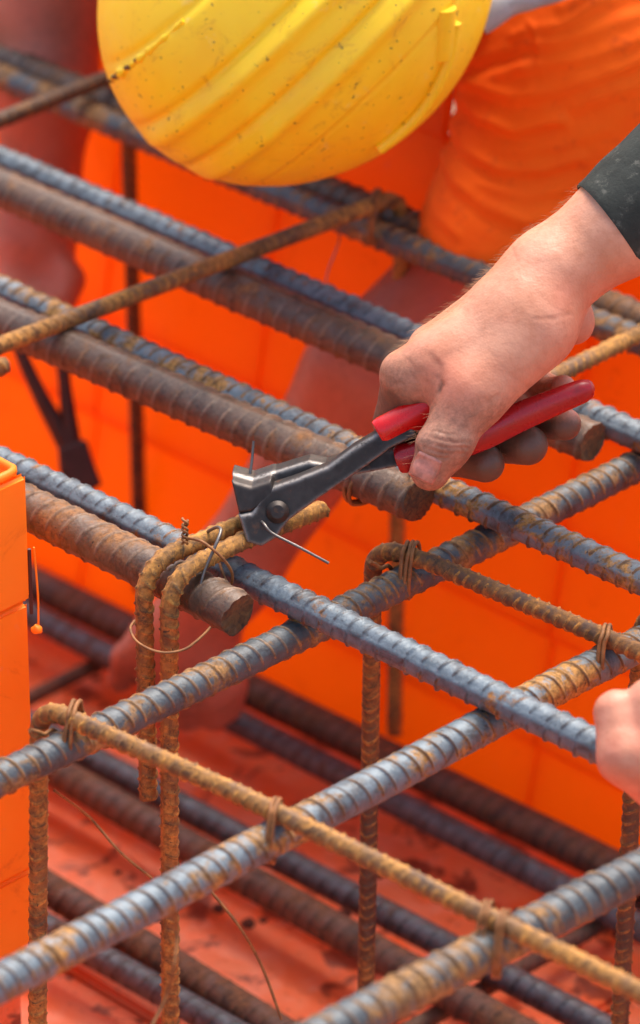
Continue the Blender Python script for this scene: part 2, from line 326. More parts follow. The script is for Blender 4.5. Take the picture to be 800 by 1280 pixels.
def onc(px, py): # a point on the corner's vertical edge
    z = .1 - (py - 588) / 613 * .37; return AB(CA + .0015, CB + .0008, z)
v, q, t = tube(np.array([onc(0, 682), onc(0, 720), onc(0, 760)]), .0012, 8); link('slot_pin', mesh_np('slot_pin', v, q, t), M_slot, cw)
v, q, t = tube(catmull([onc(0, 680) + RT * .003, onc(0, 720) + RT * .0042, onc(0, 745) + RT * .0046, onc(0, 775) + RT * .0042]), .0007, 7); link('pull_cord', mesh_np('pull_cord', v, q, t), M_corner, cw)
def blob(name, c, r, mat, parent, sq=(1, 1, 1)):
    bm = bmesh.new(); bmesh.ops.create_icosphere(bm, subdivisions=3, radius=1)
    for vv in bm.verts: k = 1 + .12 * math.sin(5 * vv.co.x + 3 * vv.co.z); vv.co = Vector(np.asarray(c)) + Vector((vv.co.x * r * sq[0] * k, vv.co.y * r * sq[1], vv.co.z * r * sq[2] * k))
    for fc in bm.faces: fc.smooth = True
    me = bpy.data.meshes.new(name); bm.to_mesh(me); bm.free(); return link(name, me, mat, parent)
blob('bead', onc(0, 779) + RT * .0035 - FW * .003, .0034, M_corner, cw, (1.1, 1, .9))

# ------------------------------------------------------------------ reinforcement: long bars of the far-left to near-right run
ZA, ZB, ZS, ZT = .021, 0., .0175, .0445
def ext(a, b, ea_=.0, eb_=.0):
    a, b = np.asarray(a), np.asarray(b); d = (b - a) / np.linalg.norm(b - a); return a - d * ea_, b + d * eb_
def straight(pts, e0=0, e1=0):
    p = [np.asarray(x) for x in pts]; p[0], _ = ext(p[0], p[1], e0, 0); _, p[-1] = ext(p[-2], p[-1], 0, e1); return np.array(p)
LB = 'long steel bars of the cage'
def lbar(name, pts, r, mat, label, e0=.25, e1=.25, pitch=.0125, roll=0, seed=0, **k):
    o = bar(name, straight(pts, e0, e1), r, pitch, mat, roll, seed=seed, **k); return tag(o, label, 'rebar', LB)
lbar('rebar', [P(0, 578, ZA), P(100, 623, ZA), P(400, 765, ZA), P(745, 932, ZA)], .0098, M_steel, 'blue-grey ribbed bar passing under the nippers to the pink fist at the right edge', roll=-1.15, seed=1)
lbar('rebar', [P(36, 637, ZA), P(298, 768, ZA)], .0142, M_brown, 'thick brown bar ending in a cut face below the doubled stirrup', .35, 0, .0148, roll=-1.8, seed=2, slant=.9, rh=.05)
lbar('rebar', [P(0, 362, ZA), P(550, 613, ZA), P(800, 724, ZA)], .0098, M_steel2, 'blue-topped bar whose right half carries on past the cut brown bar under the thumb', roll=-1.15, seed=3)
lbar('rebar', [P(0, 400, ZA + .003), P(522, 626, ZA + .003)], .0142, M_brown, 'thick brown bar ending in a cut face right under the gripping thumb', .25, 0, .0145, roll=-.15, seed=4, slant=.8, rh=.05)
lbar('rebar', [P(0, 200, ZA), P(760, 529, ZA)], .0098, M_steel, 'blue bar one row behind the brown bar under the thumb, running behind the hand', roll=-1.15, seed=5)
lbar('rebar', [P(0, 237, ZA + .003), P(742, 553, ZA + .003)], .0138, M_brown, 'brown bar ending in a cut face just right of the fingertips', .25, 0, .0145, roll=-.15, seed=6, slant=.8, rh=.05)
lbar('rebar', [P(0, 97, ZA), P(800, 426, ZA)], .0098, M_steel3, 'rearmost grey-blue top bar passing below the yellow helmet', roll=-1.15, seed=7)
lbar('rebar', [P(0, 72, ZA), P(800, 401, ZA)], .0115, M_brown, 'rearmost brown top bar lying just behind the blue bar below the helmet', roll=1.6, seed=8)
# long bars of the near-left to far-right run
lbar('rebar', [P(0, 971, ZB), P(400, 779, ZB), P(800, 582, ZB)], .0104, M_steel3, 'rust-flecked grey bar crossing under the blue bar, with two hooked stirrups over it', .22, .3, .0108, roll=-1.95, seed=9, style=1)
lbar('rebar', [P(0, 1228, ZB), P(340, 1050, ZB), P(490, 972, ZB), P(710, 852, ZB), P(800, 806, ZB)], .0108, M_steel2, 'pale blue bar with orange rust flecks crossing the lower middle of the picture', .22, .25, .0106, roll=-2.1, seed=10, style=1, slant=.8)
lbar('rebar', [P(400, 1297, ZB), P(800, 1087, ZB)], .0118, M_steel3, 'dull grey bar in the bottom right corner under the orange stirrup', .22, .22, .0112, roll=-2.0, seed=11, style=1)

# stirrups
ST = 'stirrups of the cage'
def stir(pts, label, mat, rad=.02, r=.0056, seed=0, roll=0, pitch=.0082):
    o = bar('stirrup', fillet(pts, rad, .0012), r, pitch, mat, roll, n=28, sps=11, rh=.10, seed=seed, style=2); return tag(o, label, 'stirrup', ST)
def down(p, px_bottom=None, z=-.415, lean=0.):  # foot of a vertical leg
    q = np.array(p, float); q[2] = z; q[0] += lean; return q
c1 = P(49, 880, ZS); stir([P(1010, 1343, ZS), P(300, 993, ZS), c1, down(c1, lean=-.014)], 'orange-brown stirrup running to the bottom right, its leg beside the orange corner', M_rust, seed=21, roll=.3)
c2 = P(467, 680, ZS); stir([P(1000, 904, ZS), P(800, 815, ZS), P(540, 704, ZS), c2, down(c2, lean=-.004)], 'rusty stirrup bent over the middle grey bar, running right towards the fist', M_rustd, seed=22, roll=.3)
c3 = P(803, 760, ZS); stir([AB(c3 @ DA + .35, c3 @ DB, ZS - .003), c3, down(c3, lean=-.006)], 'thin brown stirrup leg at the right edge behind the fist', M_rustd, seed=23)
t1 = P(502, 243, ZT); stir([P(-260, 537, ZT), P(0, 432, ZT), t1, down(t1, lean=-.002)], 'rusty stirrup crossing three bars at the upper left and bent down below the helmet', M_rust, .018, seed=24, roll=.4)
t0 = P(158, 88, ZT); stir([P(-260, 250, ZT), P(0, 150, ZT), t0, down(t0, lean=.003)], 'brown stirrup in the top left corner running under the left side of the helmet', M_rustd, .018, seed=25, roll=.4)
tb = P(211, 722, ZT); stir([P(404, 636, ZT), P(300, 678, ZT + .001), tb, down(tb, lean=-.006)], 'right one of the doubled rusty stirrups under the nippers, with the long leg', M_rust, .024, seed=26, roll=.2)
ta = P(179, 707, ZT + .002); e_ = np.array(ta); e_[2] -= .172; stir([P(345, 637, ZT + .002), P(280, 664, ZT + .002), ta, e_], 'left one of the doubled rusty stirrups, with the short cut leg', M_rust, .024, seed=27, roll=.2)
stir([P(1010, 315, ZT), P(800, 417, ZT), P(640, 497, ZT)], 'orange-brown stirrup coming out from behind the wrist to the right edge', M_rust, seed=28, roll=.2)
stir([P(-120, 498, .036), P(8, 456, .036)], 'short rusty stub end at the left edge under the crossing stirrup', M_rust, r=.0058, seed=29)

# bottom layer of bars, out of focus below
BL = 'bottom bars of the cage'; ZL = -.398
def low(pts, r, mat, label, seed, e=.35):
    o = bar('rebar', straight([P(*p, ZL) for p in pts], e, e), r, .0135, mat, .5, n=24, sps=8, seed=seed); tag(o, label, 'rebar', BL)
low([(40, 728), (620, 1012)], .0125, M_farb, 'blurred brown bar lying at the foot of the orange back wall', 31)
low([(50, 775), (640, 1078)], .0098, M_far, 'blurred grey bar lying second from the foot of the back wall', 32)
low([(110, 946), (560, 1183)], .0098, M_far, 'blurred grey bar on the floor, third from the back wall', 33)
low([(80, 968), (480, 1196)], .0118, M_farb, 'blurred brown bar on the floor, fourth from the back wall', 34)
low([(62, 1112), (330, 1280)], .0118, M_farb, 'blurred brown bar on the floor nearest the bottom left corner but one', 35)
low([(110, 1190), (290, 1290)], .0098, M_far, 'blurred grey bar on the floor nearest the bottom left corner', 36)
for i, (pa, pb, lb) in enumerate([((30, 876), (140, 822), 'thin dark bottom leg of a stirrup lying right of the orange corner'), ((560, 1260), (760, 1150), 'thin dark bottom leg of a stirrup low at the right')]):
    a, b = ext(P(*pa, ZL - .018), P(*pb, ZL - .018), .1, .12); tag(bar('stirrup', np.array([a, b]), .006, .009, M_farb, n=18, sps=6, seed=40 + i), lb, 'stirrup', BL)

# ------------------------------------------------------------------ tie wires
TW = 'wire ties'
def tie(c, d, hw, up_, dn, label, mat=None, loops=2, r=.0014, tail=None, sp=.0030):
    """loops of wire round a crossing: d = horizontal direction of each loop, hw its half width, up_/dn its reach above and below c"""
    d = np.asarray(d, float); d /= np.linalg.norm(d); o = np.cross(DZ, d); pts = []
    for k in range(loops):
        for a in np.linspace(0, 2 * math.pi, 12, endpoint=False):
            cx, sx = math.cos(a), math.sin(a); sq = lambda t: math.copysign(abs(t) ** .65, t)
            pts.append(c + d * hw * sq(cx) * (1 if sx < .2 else .72) + DZ * (up_ if sx > 0 else dn) * sq(sx) + o * (sp * (k - .5) + sp * a / 6.28 + random.uniform(-.0006, .0006)) + DZ * random.uniform(-.0004, .0004))
    if tail is not None:
        e = pts[-1]
        for k in range(1, 7): pts.append(e + (np.asarray(tail) - e) * k / 6 + .0016 * (DZ * math.sin(k * 2.4) + d * math.cos(k * 2.4)))
    return tag(wire('tie_wire', pts, r, mat or M_wirer), label, 'wire', TW)
def xing(p, q, r, t, z):
    p, q, r, t = (np.asarray(k)[:2] for k in (p, q, r, t)); m_ = np.array([q - p, -(t - r)]).T; a = np.linalg.solve(m_, r - p); return np.array([*(p + (q - p) * a[0]), z])
S1L = (P(300, 993, ZS), c1); S2L = (P(800, 815, ZS), P(540, 704, ZS)); B1L = (P(0, 971, ZB), P(400, 779, ZB)); B1M = (P(400, 779, ZB), P(800, 582, ZB)); B2L = (P(0, 1228, ZB), P(340, 1050, ZB)); B2M = (P(710, 852, ZB), P(800, 806, ZB)); B3L = (P(400, 1297, ZB), P(800, 1087, ZB)); S1M = (P(1010, 1343, ZS), P(300, 993, ZS))
X11, X12, X13, X21, X22 = xing(*S1L, *B1L, .0065), xing(*S1M, *B2L, .0065), xing(*S1M, *B3L, .0065), xing(*S2L, *B1M, .0065), xing(*S2L, *B2M, .0065); XT = xing(P(0, 432, ZT), t1, P(0, 97, ZA), P(800, 426, ZA), .030)
tie(X11 + DB * .004, np.array([.2, 1, 0]), .0155, .0185, .0165, 'rusty wire tie round the stirrup bend beside the orange corner', tail=P(38, 915, .018))
tie(X12, np.array([.2, 1, 0]), .0155, .0175, .0200, 'rusty wire tie where the orange stirrup crosses the pale blue bar')
tie(X13 - DA * .006, np.array([.2, 1, 0]), .0155, .018, .018, 'upper left one of two rusty wire ties on the bottom right crossing', r=.0011)
tie(X13 + DA * .007, np.array([.2, 1, 0]), .0155, .018, .020, 'lower right one of two rusty wire ties on the bottom right crossing', r=.0011)
tie(X21 + DA * .002, np.array([.2, 1, 0]), .0155, .0185, .0165, 'rusty wire tie round the stirrup bend on the middle grey bar', loops=3, tail=P(462, 704, .024))
tie(P(462, 602, .021), DB * .95 + DA * .1, .0175, .0145, .0150, 'thin wire tie round the cut end of the brown bar under the thumb', sp=.004)
tie(XT, np.array([.2, 1, 0]), .0155, .024, .016, 'brown wire tie where the stirrup meets the rearmost bar', loops=2)
tie(X22, np.array([.2, 1, 0]), .0155, .018, .015, 'rusty wire tie where the stirrup meets the pale blue bar near the fist', loops=2)
# grey wire over the doubled stirrup, twisted tail and loose loop
wire_pts = [V3(u, v_, w_, 3.03) for u, v_, w_ in [(241, 758, 30), (247, 745, 44), (255, 715, 46), (268, 685, 48), (276, 664, 36), (272, 659, 20), (262, 663, 4), (256, 668, -6)]]
tag(wire('tie_wire', wire_pts, .0011, M_wire), 'bright grey wire strap across the doubled rusty stirrups', 'wire', TW)
wire_pts = [V3(u, v_, w_, 3.03) for u, v_, w_ in [(231, 672, 30), (250, 676, 50), (265, 686, 55), (280, 700, 48), (290, 716, 30), (289, 730, 16), (283, 727, 6), (277, 712, -4), (273, 700, -20)]]
tag(wire('tie_wire', wire_pts, .00095, M_wirer), 'brown wire curling over the doubled stirrups to the blue bar', 'wire', TW)
tw = [V3(231 + 3.2 * math.cos(a) + a * .02, 680 - a * 2.0, 34 + 3.2 * math.sin(a), 3.03) for a in np.linspace(0, 16, 42)]
tw2 = [V3(231 - 3.2 * math.cos(a) + a * .02, 680 - a * 1.85, 34 - 3.2 * math.sin(a), 3.03) for a in np.linspace(0, 16, 42)]
pg = wire('tie_wire', tw, .0009, M_wirer, smooth_n=3); tag(pg, 'twisted upright wire tail left of the doubled stirrup bend', 'wire', TW); wire('strand', tw2, .0009, M_wirer, pg, smooth_n=3)
cc = 3.0
lp = [V3(u, v_, w_, 3.0) for u, v_, w_ in [(168, 776, -6), (163, 786, 8), (170, 801, 26), (188, 812, 34), (208, 816, 34), (230, 812, 28), (245, 802, 22), (258, 790, 14), (263, 784, 10)]]
tag(wire('tie_wire', lp, .0009, M_wirer), 'loose wire loop sagging round the doubled stirrup legs', 'wire', TW)
# long stray wires
tag(wire('loose_wire', [P(68, 988, -.02), P(112, 1022, -.06), P(150, 1065, -.08), P(190, 1098, -.10)], .0009, M_wirer), 'long thin stray wire hanging right of the orange corner', 'wire', TW)
tag(wire('loose_wire', [P(216, 1130, .0), P(221, 1165, -.02), P(218, 1205, -.03), P(208, 1245, -.05), P(188, 1285, -.06), P(170, 1310, -.06)], .0011, M_wirer), 'thin bent stray wire beside the long stirrup leg at the bottom', 'wire', TW)
tag(wire('loose_wire', [P(420, 275, .05), P(424, 300, .02), P(410, 338, .0), P(406, 362, -.01)], .0006, M_wire), 'fine grey wire hanging below the helmet', 'wire', TW)
tag(wire('loose_wire', [P(262, 1112, -.20), P(300, 1160, -.22), P(328, 1210, -.25), P(352, 1275, -.28)], .001, M_wirer), 'blurred stray wire hanging below the pale blue bar, low in the middle', 'wire', TW)

# ------------------------------------------------------------------ nippers in the gripping hand
HD = 3.04                                                  # distance of the hand and nippers
def toW(V, d0):
    V = np.asarray(V, float); d = d0 - V[:, 2] * d0 / FPX
    return CAM + (FW + RT * ((V[:, 0:1] - 400) / FPX) - UP * ((V[:, 1:2] - 640) / FPX)) * d[:, None]
def poly_sd(U, Vv, poly):
    poly = np.asarray(poly, float); d = np.full(U.shape, 1e9); s = np.ones(U.shape)
    for i in range(len(poly)):
        a, b = poly[i], poly[i - 1]; e = b - a; wx, wy = U - a[0], Vv - a[1]
        t = np.clip((wx * e[0] + wy * e[1]) / (e @ e), 0, 1); d = np.minimum(d, (wx - e[0] * t) ** 2 + (wy - e[1] * t) ** 2)
        c1, c2, c3 = Vv >= a[1], Vv < b[1], e[0] * wy > e[1] * wx
        s = np.where((c1 & c2 & c3) | (~c1 & ~c2 & ~c3), -s, s)
    return s * np.sqrt(d)
SKU, SKV = -.12, .52
def extr(X, poly, w0, w1, rnd):
    U = X[..., 0] - SKU * (X[..., 2] - 26); Vv = X[..., 1] - SKV * (X[..., 2] - 26)
    a = poly_sd(U, Vv, poly) + rnd; b = np.abs(X[..., 2] - (w0 + w1) / 2) - (w1 - w0) / 2 + rnd
    return np.minimum(np.maximum(a, b), 0) + np.sqrt(np.maximum(a, 0) ** 2 + np.maximum(b, 0) ** 2) - rnd
def forged_mat():
    m = NT('forged_tool_steel'); a = m.noise(45, 5, .65, .3); b = m.noise(330, 4, .7); c = m.mix(m.ramp(a, .3, .7), lin(66, 56, 50), lin(42, 36, 33)); c = m.mix(m.math('MULTIPLY', m.attr('wear'), m.ramp(b, .25, .55)), c, lin(140, 133, 127)); c = m.mix(m.math('MULTIPLY', m.ramp(m.noise(80, 4, .7), .6, .72), .5), c, lin(110, 70, 45))
    m.set(Base_Color=c, Metallic=.6, Roughness=m.ramp(a, .3, .7, .4, .55)); m.bump(m.math('ADD', a, m.math('MULTIPLY', b, .3)), .25, .001); return m.m
M_forged = forged_mat()
def red_mat(nm='red_dipped_grip', ca=(204, 14, 12), cb=(124, 16, 16)):
    m = NT(nm); a = m.noise(60, 5, .7, .3); c = m.mix(m.math('MULTIPLY', m.ramp(a, .55, .75), .6), lin(*ca), lin(*cb)); m.set(Base_Color=c, Roughness=m.ramp(a, .3, .7, .2, .42)); m.bump(m.noise(240, 4, .7), .15, .0008); return m.m
M_red = red_mat(); M_red2 = red_mat('shaded_grimy_red_grip', (160, 16, 22), (92, 18, 20))  # lower grip: its shade is mixed into the darker red along with grime
nip = empty('nippers'); tag(nip, 'steel end nippers with red dipped grips held in the hand', 'pliers')
F1 = [(309, 677), (327, 682), (346, 671), (361, 651), (402, 621), (447, 591), (487, 562), (520, 545), (510, 521), (474, 540), (440, 561), (410, 583), (372, 598), (335, 611), (322, 624), (316, 641), (299, 645)]
F2 = [(289, 602), (314, 609), (335, 601), (384, 586), (404, 590), (420, 586), (455, 572), (500, 570), (540, 560), (545, 582), (505, 592), (440, 604), (395, 628), (352, 655), (330, 652), (315, 641), (300, 643)]
J1 = [(309, 677), (327, 682), (346, 671), (346, 652), (324, 634), (314, 641), (299, 644)]
J2 = [(289, 602), (314, 609), (338, 601), (346, 618), (330, 630), (314, 640), (298, 642)]
def fn1(X): return smin(extr(X, F1, 9, 27, 4.5), extr(X, J1, -16, 27, 5), 6)
def fn2(X): return smin(extr(X, F2, -14, 8.4, 4), extr(X, J2, -16, 27, 4.5), 6)
for fnx in (fn1, fn2):
    V, Q = nets(fnx, (270, 490, -24), (560, 700, 36), 1.25)
    Uu = V[:, 0] - SKU * (V[:, 2] - 26); Vv_ = V[:, 1] - SKV * (V[:, 2] - 26); pa = np.minimum(poly_sd(Uu, Vv_, F1 if fnx is fn1 else F2), poly_sd(Uu, Vv_, J1 if fnx is fn1 else J2)); wtop = 27 if fnx is fn1 else 8.4
    wear = np.exp(-((V[:, 2] - wtop) / 3.2) ** 2) * np.exp(-(pa / 3.5) ** 2) + .08 * (V[:, 0] < 345) * np.exp(-(pa / 4) ** 2)
    nv = V + .35 * vnoise(V, .12, 5)[:, None] * np.array([0, 1, .5]); link('lever', mesh_np('lever', toW(nv, HD), Q, None, True, {'wear': np.clip(wear, 0, 1)}), M_forged, nip)
    SKV += 0
def disc(X): return np.maximum(np.linalg.norm((X[..., :2] - np.array([347, 640.])), axis=-1) - 14.5 + np.maximum(X[..., 2] - 30, 0) * 1.1, np.abs(X[..., 2] - 30) - 5.5)
V, Q = nets(disc, (330, 622, 22), (364, 658, 40), .8); link('pivot_bolt', mesh_np('pivot_bolt', toW(V, HD), Q), M_forged, nip)
def grip(pts, rr, mt, nm='grip'):
    p = catmull([V3(*x, HD) for x in pts], 10); k = HD / FPX; rad = np.interp(np.linspace(0, 1, len(p)), np.linspace(0, 1, len(rr)), rr) * k
    th = np.linspace(0, 2 * math.pi, 22, endpoint=False); R = rad[:, None] * (1 + .10 * np.cos(2 * th)[None, :])
    v, q, t = tube(p, R, 22); return link(nm, mesh_np(nm, v, q, t), mt, nip)
grip([(473, 543, 16), (480, 539, 16), (510, 524, 15), (545, 506, 12), (585, 488, 8), (620, 470, 2), (624, 468, 2)], [16, 18.5, 19, 19, 18, 15, 5], M_red)
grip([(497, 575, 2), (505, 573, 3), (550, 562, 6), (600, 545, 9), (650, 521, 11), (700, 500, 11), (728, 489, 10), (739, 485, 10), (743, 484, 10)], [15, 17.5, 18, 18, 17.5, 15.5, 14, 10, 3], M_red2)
# the cut wire held between the jaws
tag(wire('cut_wire', [V3(317, 551, -2, HD), V3(315, 575, -2, HD), V3(312, 604, -2, HD), V3(318, 640, 2, HD), V3(330, 655, 34, HD), V3(341, 667, 40, HD), V3(372, 683, 44, HD), V3(411, 704, 46, HD)], .00095, M_wire), 'straight grey wire caught in the jaws of the nippers', 'wire', TW)

# ------------------------------------------------------------------ gripping hand
def skin_mat(name, c1=(208, 148, 118), c2=(192, 126, 94), c3=(168, 100, 70)):
    m = NT(name); a = m.noise(28, 4, .6); b = m.noise(140, 4, .65); v = m.n('ShaderNodeTexVoronoi'); v.inputs['Scale'].default_value = 620; m.put(v.inputs['Vector'], m.co)
    c = m.mix(m.ramp(a, .3, .7), lin(*c1), lin(*c2)); c = m.mix(m.math('MULTIPLY', m.ramp(b, .45, .75), .35), c, lin(*c3))
    red = m.attr('red'); c = m.mix(m.math('MULTIPLY', red, .6), c, lin(198, 108, 84))
    d = m.attr('dirt'); n2 = m.noise(180, 5, .75, .3); df = m.ramp(m.math('ADD', d, m.math('MULTIPLY', m.math('SUBTRACT', n2, .5), .8)), .15, .95)
    c = m.mix(m.math('MULTIPLY', df, .9), c, lin(84, 58, 44)); cr = m.attr('crease'); c = m.mix(m.math('MULTIPLY', cr, .4), c, lin(120, 70, 50))
    m.set(Base_Color=c, Roughness=m.ramp(b, .3, .7, .42, .6)); m.b.inputs['Subsurface Weight'].default_value = .06; m.b.inputs['Subsurface Radius'].default_value = (.006, .0025, .0012); m.b.inputs['Subsurface Scale'].default_value = 1; m.b.inputs['Specular IOR Level'].default_value = .4
    m.bump(m.math('ADD', m.math('MULTIPLY', v.outputs['Distance'], .5), b), .35, .0006); return m.m
M_skin = skin_mat('weathered_skin')
def hand_sdf(X):
    g = lambda a, b, ra, rb: rcone(X, a, b, ra, rb)
    d = g((880, 206, -25), (782, 276, -12), 56, 65); d = smin(d, g((782, 276, -12), (686, 345, -8), 65, 54), 20)
    d = smin(d, g((686, 345, 4), (640, 385, 4), 53, 50), 30)
    d = smin(d, g((665, 376, 8), (516, 474, 6), 52, 37), 22)          # index metacarpal
    d = smin(d, g((668, 364, -30), (545, 441, -42), 50, 36), 20)      # middle
    d = smin(d, g((676, 366, -66), (585, 424, -84), 46, 33), 20)      # ring
    d = smin(d, g((690, 372, -82), (622, 416, -112), 42, 30), 20)     # little
    d = smin(d, g((690, 376, -50), (716, 404, -58), 36, 27), 26)      # heel of the hand
    d = smin(d, g((664, 410, 24), (594, 486, 44), 57, 44), 34)        # thumb base
    d = smin(d, ellip(X, (575, 455, 18), np.eye(3), (62, 44, 40)), 26)  # web muscle
    d = smin(d, ellip(X, (500, 464, 12), np.eye(3), (23, 22, 24)), 12)  # knuckle of the index finger
    th = g((590, 490, 46), (556, 556, 54), 40, 32); th = smin(th, g((556, 556, 54), (538, 588, 54), 31, 25.5), 12); th = smin(th, ellip(X, (556, 553, 62), np.eye(3), (33, 20, 26)), 10)
    d = smin(d, th, 22)
    fin = []
    f = g((514, 474, 2), (501, 528, -40), 38, 33); f = smin(f, g((501, 528, -40), (560, 566, -62), 30, 27), 14); f = smin(f, g((560, 566, -62), (607, 579, -26), 27, 24), 10); fin.append(f)
    f = g((545, 441, -44), (556, 512, -104), 35, 30); f = smin(f, g((556, 512, -104), (618, 550, -92), 29, 27), 14); f = smin(f, g((618, 550, -92), (660, 557, -34), 27, 25), 10); fin.append(f)
    f = g((585, 424, -86), (616, 492, -134), 32, 27); f = smin(f, g((616, 492, -134), (668, 526, -108), 26, 24), 14); f = smin(f, g((668, 526, -108), (706, 530, -48), 24, 20.5), 10); fin.append(f)
    f = g((622, 416, -112), (656, 470, -142), 29, 24); f = smin(f, g((656, 470, -142), (690, 492, -112), 22, 20), 12); f = smin(f, g((690, 492, -112), (704, 486, -56), 20, 17), 8); fin.append(f)
    ff = fin[0]
    for k in fin[1:]: ff = smin(ff, k, 4)
    return smin(d, ff, 9)
V, Q = nets(hand_sdf, (440, 130, -190), (880, 630, 112), 2.0)
def seg_dist(U, pl):
    pl = np.asarray(pl, float); d = np.full(len(U), 1e9)
    for a, b in zip(pl[:-1], pl[1:]):
        e = b - a; t = np.clip(((U - a) @ e) / (e @ e), 0, 1); d = np.minimum(d, np.linalg.norm(U - a - t[:, None] * e, axis=1))
    return d
def grad(fn, V, e=1.0):
    V = np.asarray(V, np.float32); gx = np.stack([fn(V + e * np.eye(3, dtype=np.float32)[k]) - fn(V - e * np.eye(3, dtype=np.float32)[k]) for k in range(3)], 1); return gx / (np.linalg.norm(gx, axis=1)[:, None] + 1e-9)
N = grad(hand_sdf, V); front = N[:, 2] > -.1
creases = [([(640, 312), (655, 342), (672, 366), (694, 386), (716, 394)], .7, 2.6), ([(668, 398), (690, 398), (712, 392)], 1.0, 3), ([(541, 503), (552, 480), (549, 458), (538, 444)], 2.4, 5),
           ([(531, 545), (546, 549), (566, 553), (586, 552)], 2.2, 2.2), ([(529, 552), (545, 557), (563, 560), (583, 560)], 2.4, 2.2), ([(527, 559), (541, 563), (560, 567), (577, 567)], 2.0, 2.2), ([(535, 538), (553, 541), (572, 544)], 1.6, 2.0), ([(526, 566), (545, 571), (560, 572)], 1.6, 2), ([(560, 548), (572, 558), (580, 566)], 1.4, 2),
           ([(478, 470), (492, 480), (505, 478)], .9, 2.5), ([(474, 482), (488, 492), (503, 492)], .9, 2.5), ([(512, 452), (520, 462), (532, 462)], .8, 2.5), ([(470, 500), (482, 512), (500, 517)], .8, 2.5), ([(612, 440), (640, 470), (660, 484)], .8, 4), ([(600, 505), (612, 500), (622, 494)], .8, 3)]
cr = np.zeros(len(V)); U2 = V[:, :2] + 1.2 * np.stack([vnoise(V, .15, 1), vnoise(V, .15, 2)], 1); disp = np.zeros(len(V))
for pl, dp, wd in creases:
    gx = np.exp(-(seg_dist(U2, pl) / wd) ** 2) * front; gx = gx * np.clip(.55 + .6 * vnoise(V, .06, int(wd * 10)), .1, 1); disp -= dp * gx * .8; cr = np.maximum(cr, gx * min(1, dp / 2.))
# tendons and veins over the back of the hand
for pl, dp, wd in [([(655, 350), (600, 385), (545, 440)], 1.0, 12), ([(650, 372), (590, 415), (530, 462)], .8, 11)]:
    disp += dp * np.exp(-(seg_dist(U2, pl) / wd) ** 2) * front
disp += .5 * vnoise(V, .03, 7) + .2 * vnoise(V, .11, 8) + .16 * vnoise(V, .33, 9)
Vd = V + N * disp[:, None]
u_, v_, w_ = V.T
ss = lambda x, a, b: np.clip((x - a) / (b - a), 0, 1) ** 2 * (3 - 2 * np.clip((x - a) / (b - a), 0, 1))
dirt = np.maximum.reduce([.95 * ss(v_, 440, 500) * ss(u_, 560, 515) * ss(w_, 60, 20), 1.15 * ss(v_, 505, 540) * ss(w_, 14, -6), .45 * ss(v_, 525, 550) * ss(u_, 600, 560), .55 * ss(v_, 395, 470) * ss(u_, 580, 500), .58 * ss(v_, 455, 530) * ss(w_, 30, 60), .8 * cr * ss(v_, 440, 500), .6 * np.exp(-(((u_ - 512) / 10) ** 2 + ((v_ - 580) / 22) ** 2)) * (w_ > 20), .35 * np.exp(-((v_ - 612) / 8) ** 2)])  # dirt on index and thumb; fingertips below the grips darkened most
sm = np.zeros(len(V))
for pl, am, wd in [([(471, 512), (474, 492), (480, 478)], .9, 3), ([(478, 500), (492, 470)], .6, 4), ([(500, 445), (520, 438), (540, 446)], .45, 8), ([(547, 548), (552, 566)], 1., 4), ([(526, 566), (534, 548), (545, 532)], .7, 6), ([(513, 575), (514, 595), (524, 608), (542, 612)], .9, 3), ([(575, 570), (590, 545), (600, 520)], .55, 6), ([(520, 500), (535, 490), (545, 470)], .6, 7), ([(610, 520), (640, 500)], .4, 8), ([(555, 600), (566, 585)], .6, 4)]:
    sm = np.maximum(sm, .62 * am * np.exp(-(seg_dist(U2 + 3 * np.stack([vnoise(V, .1, 41), vnoise(V, .1, 42)], 1), pl) / (wd * 1.9)) ** 2) * front)
dirt = np.maximum(dirt, sm)
red = np.maximum(.8 * np.exp(-(((u_ - 555) / 40) ** 2 + ((v_ - 480) / 40) ** 2)), .7 * ss(u_, 650, 730) * ss(v_, 300, 380)) + .3 * (vnoise(V, .03, 11) > 0) * np.abs(vnoise(V, .03, 11))
handV, handQ = toW(Vd, HD), Q; attR = [dirt, red, cr]

# the second hand, a fist round the end of the blue bar at the right edge
LD = 2.85
def fist_sdf(X):
    g = lambda a, b, ra, rb: rcone(X, a, b, ra, rb)
    k1 = g((770, 890, 22), (782, 945, 34), 28, 34); k1 = smin(k1, g((782, 945, 34), (820, 985, 10), 33, 30), 16)
    k2 = g((816, 880, 22), (826, 950, 40), 34, 38); k2 = smin(k2, g((826, 950, 40), (850, 1005, 10), 36, 32), 16)
    k3 = g((866, 880, 10), (872, 955, 30), 34, 38); k3 = smin(k3, g((872, 955, 30), (885, 1000, 0), 36, 30), 16)
    d = smin(smin(k1, k2, 12), k3, 12); d = smin(d, ellip(X, (870, 930, -10), np.eye(3), (84, 70, 42)), 16)
    d = smin(d, g((850, 900, -36), (790, 960, -40), 34, 24), 14); d = smin(d, g((890, 900, 0), (1010, 820, -10), 60, 58), 40); return smin(d, g((1010, 820, -10), (1120, 760, -20), 58, 70), 20)
Vl, Ql = nets(fist_sdf, (700, 660, -110), (1160, 1060, 100), 3.0); Nl = grad(fist_sdf, Vl)
dl = .8 * vnoise(Vl, .035, 17) + .3 * vnoise(Vl, .12, 18)
fistW = toW(Vl + Nl * dl[:, None], LD)
p1 = link('person', mesh_np('person', handV, handQ, None, True, dict(zip(('dirt', 'red', 'crease'), attR))), M_skin); tag(p1, 'black-sleeved arm of a worker whose hand grips the red-handled nippers', 'person')
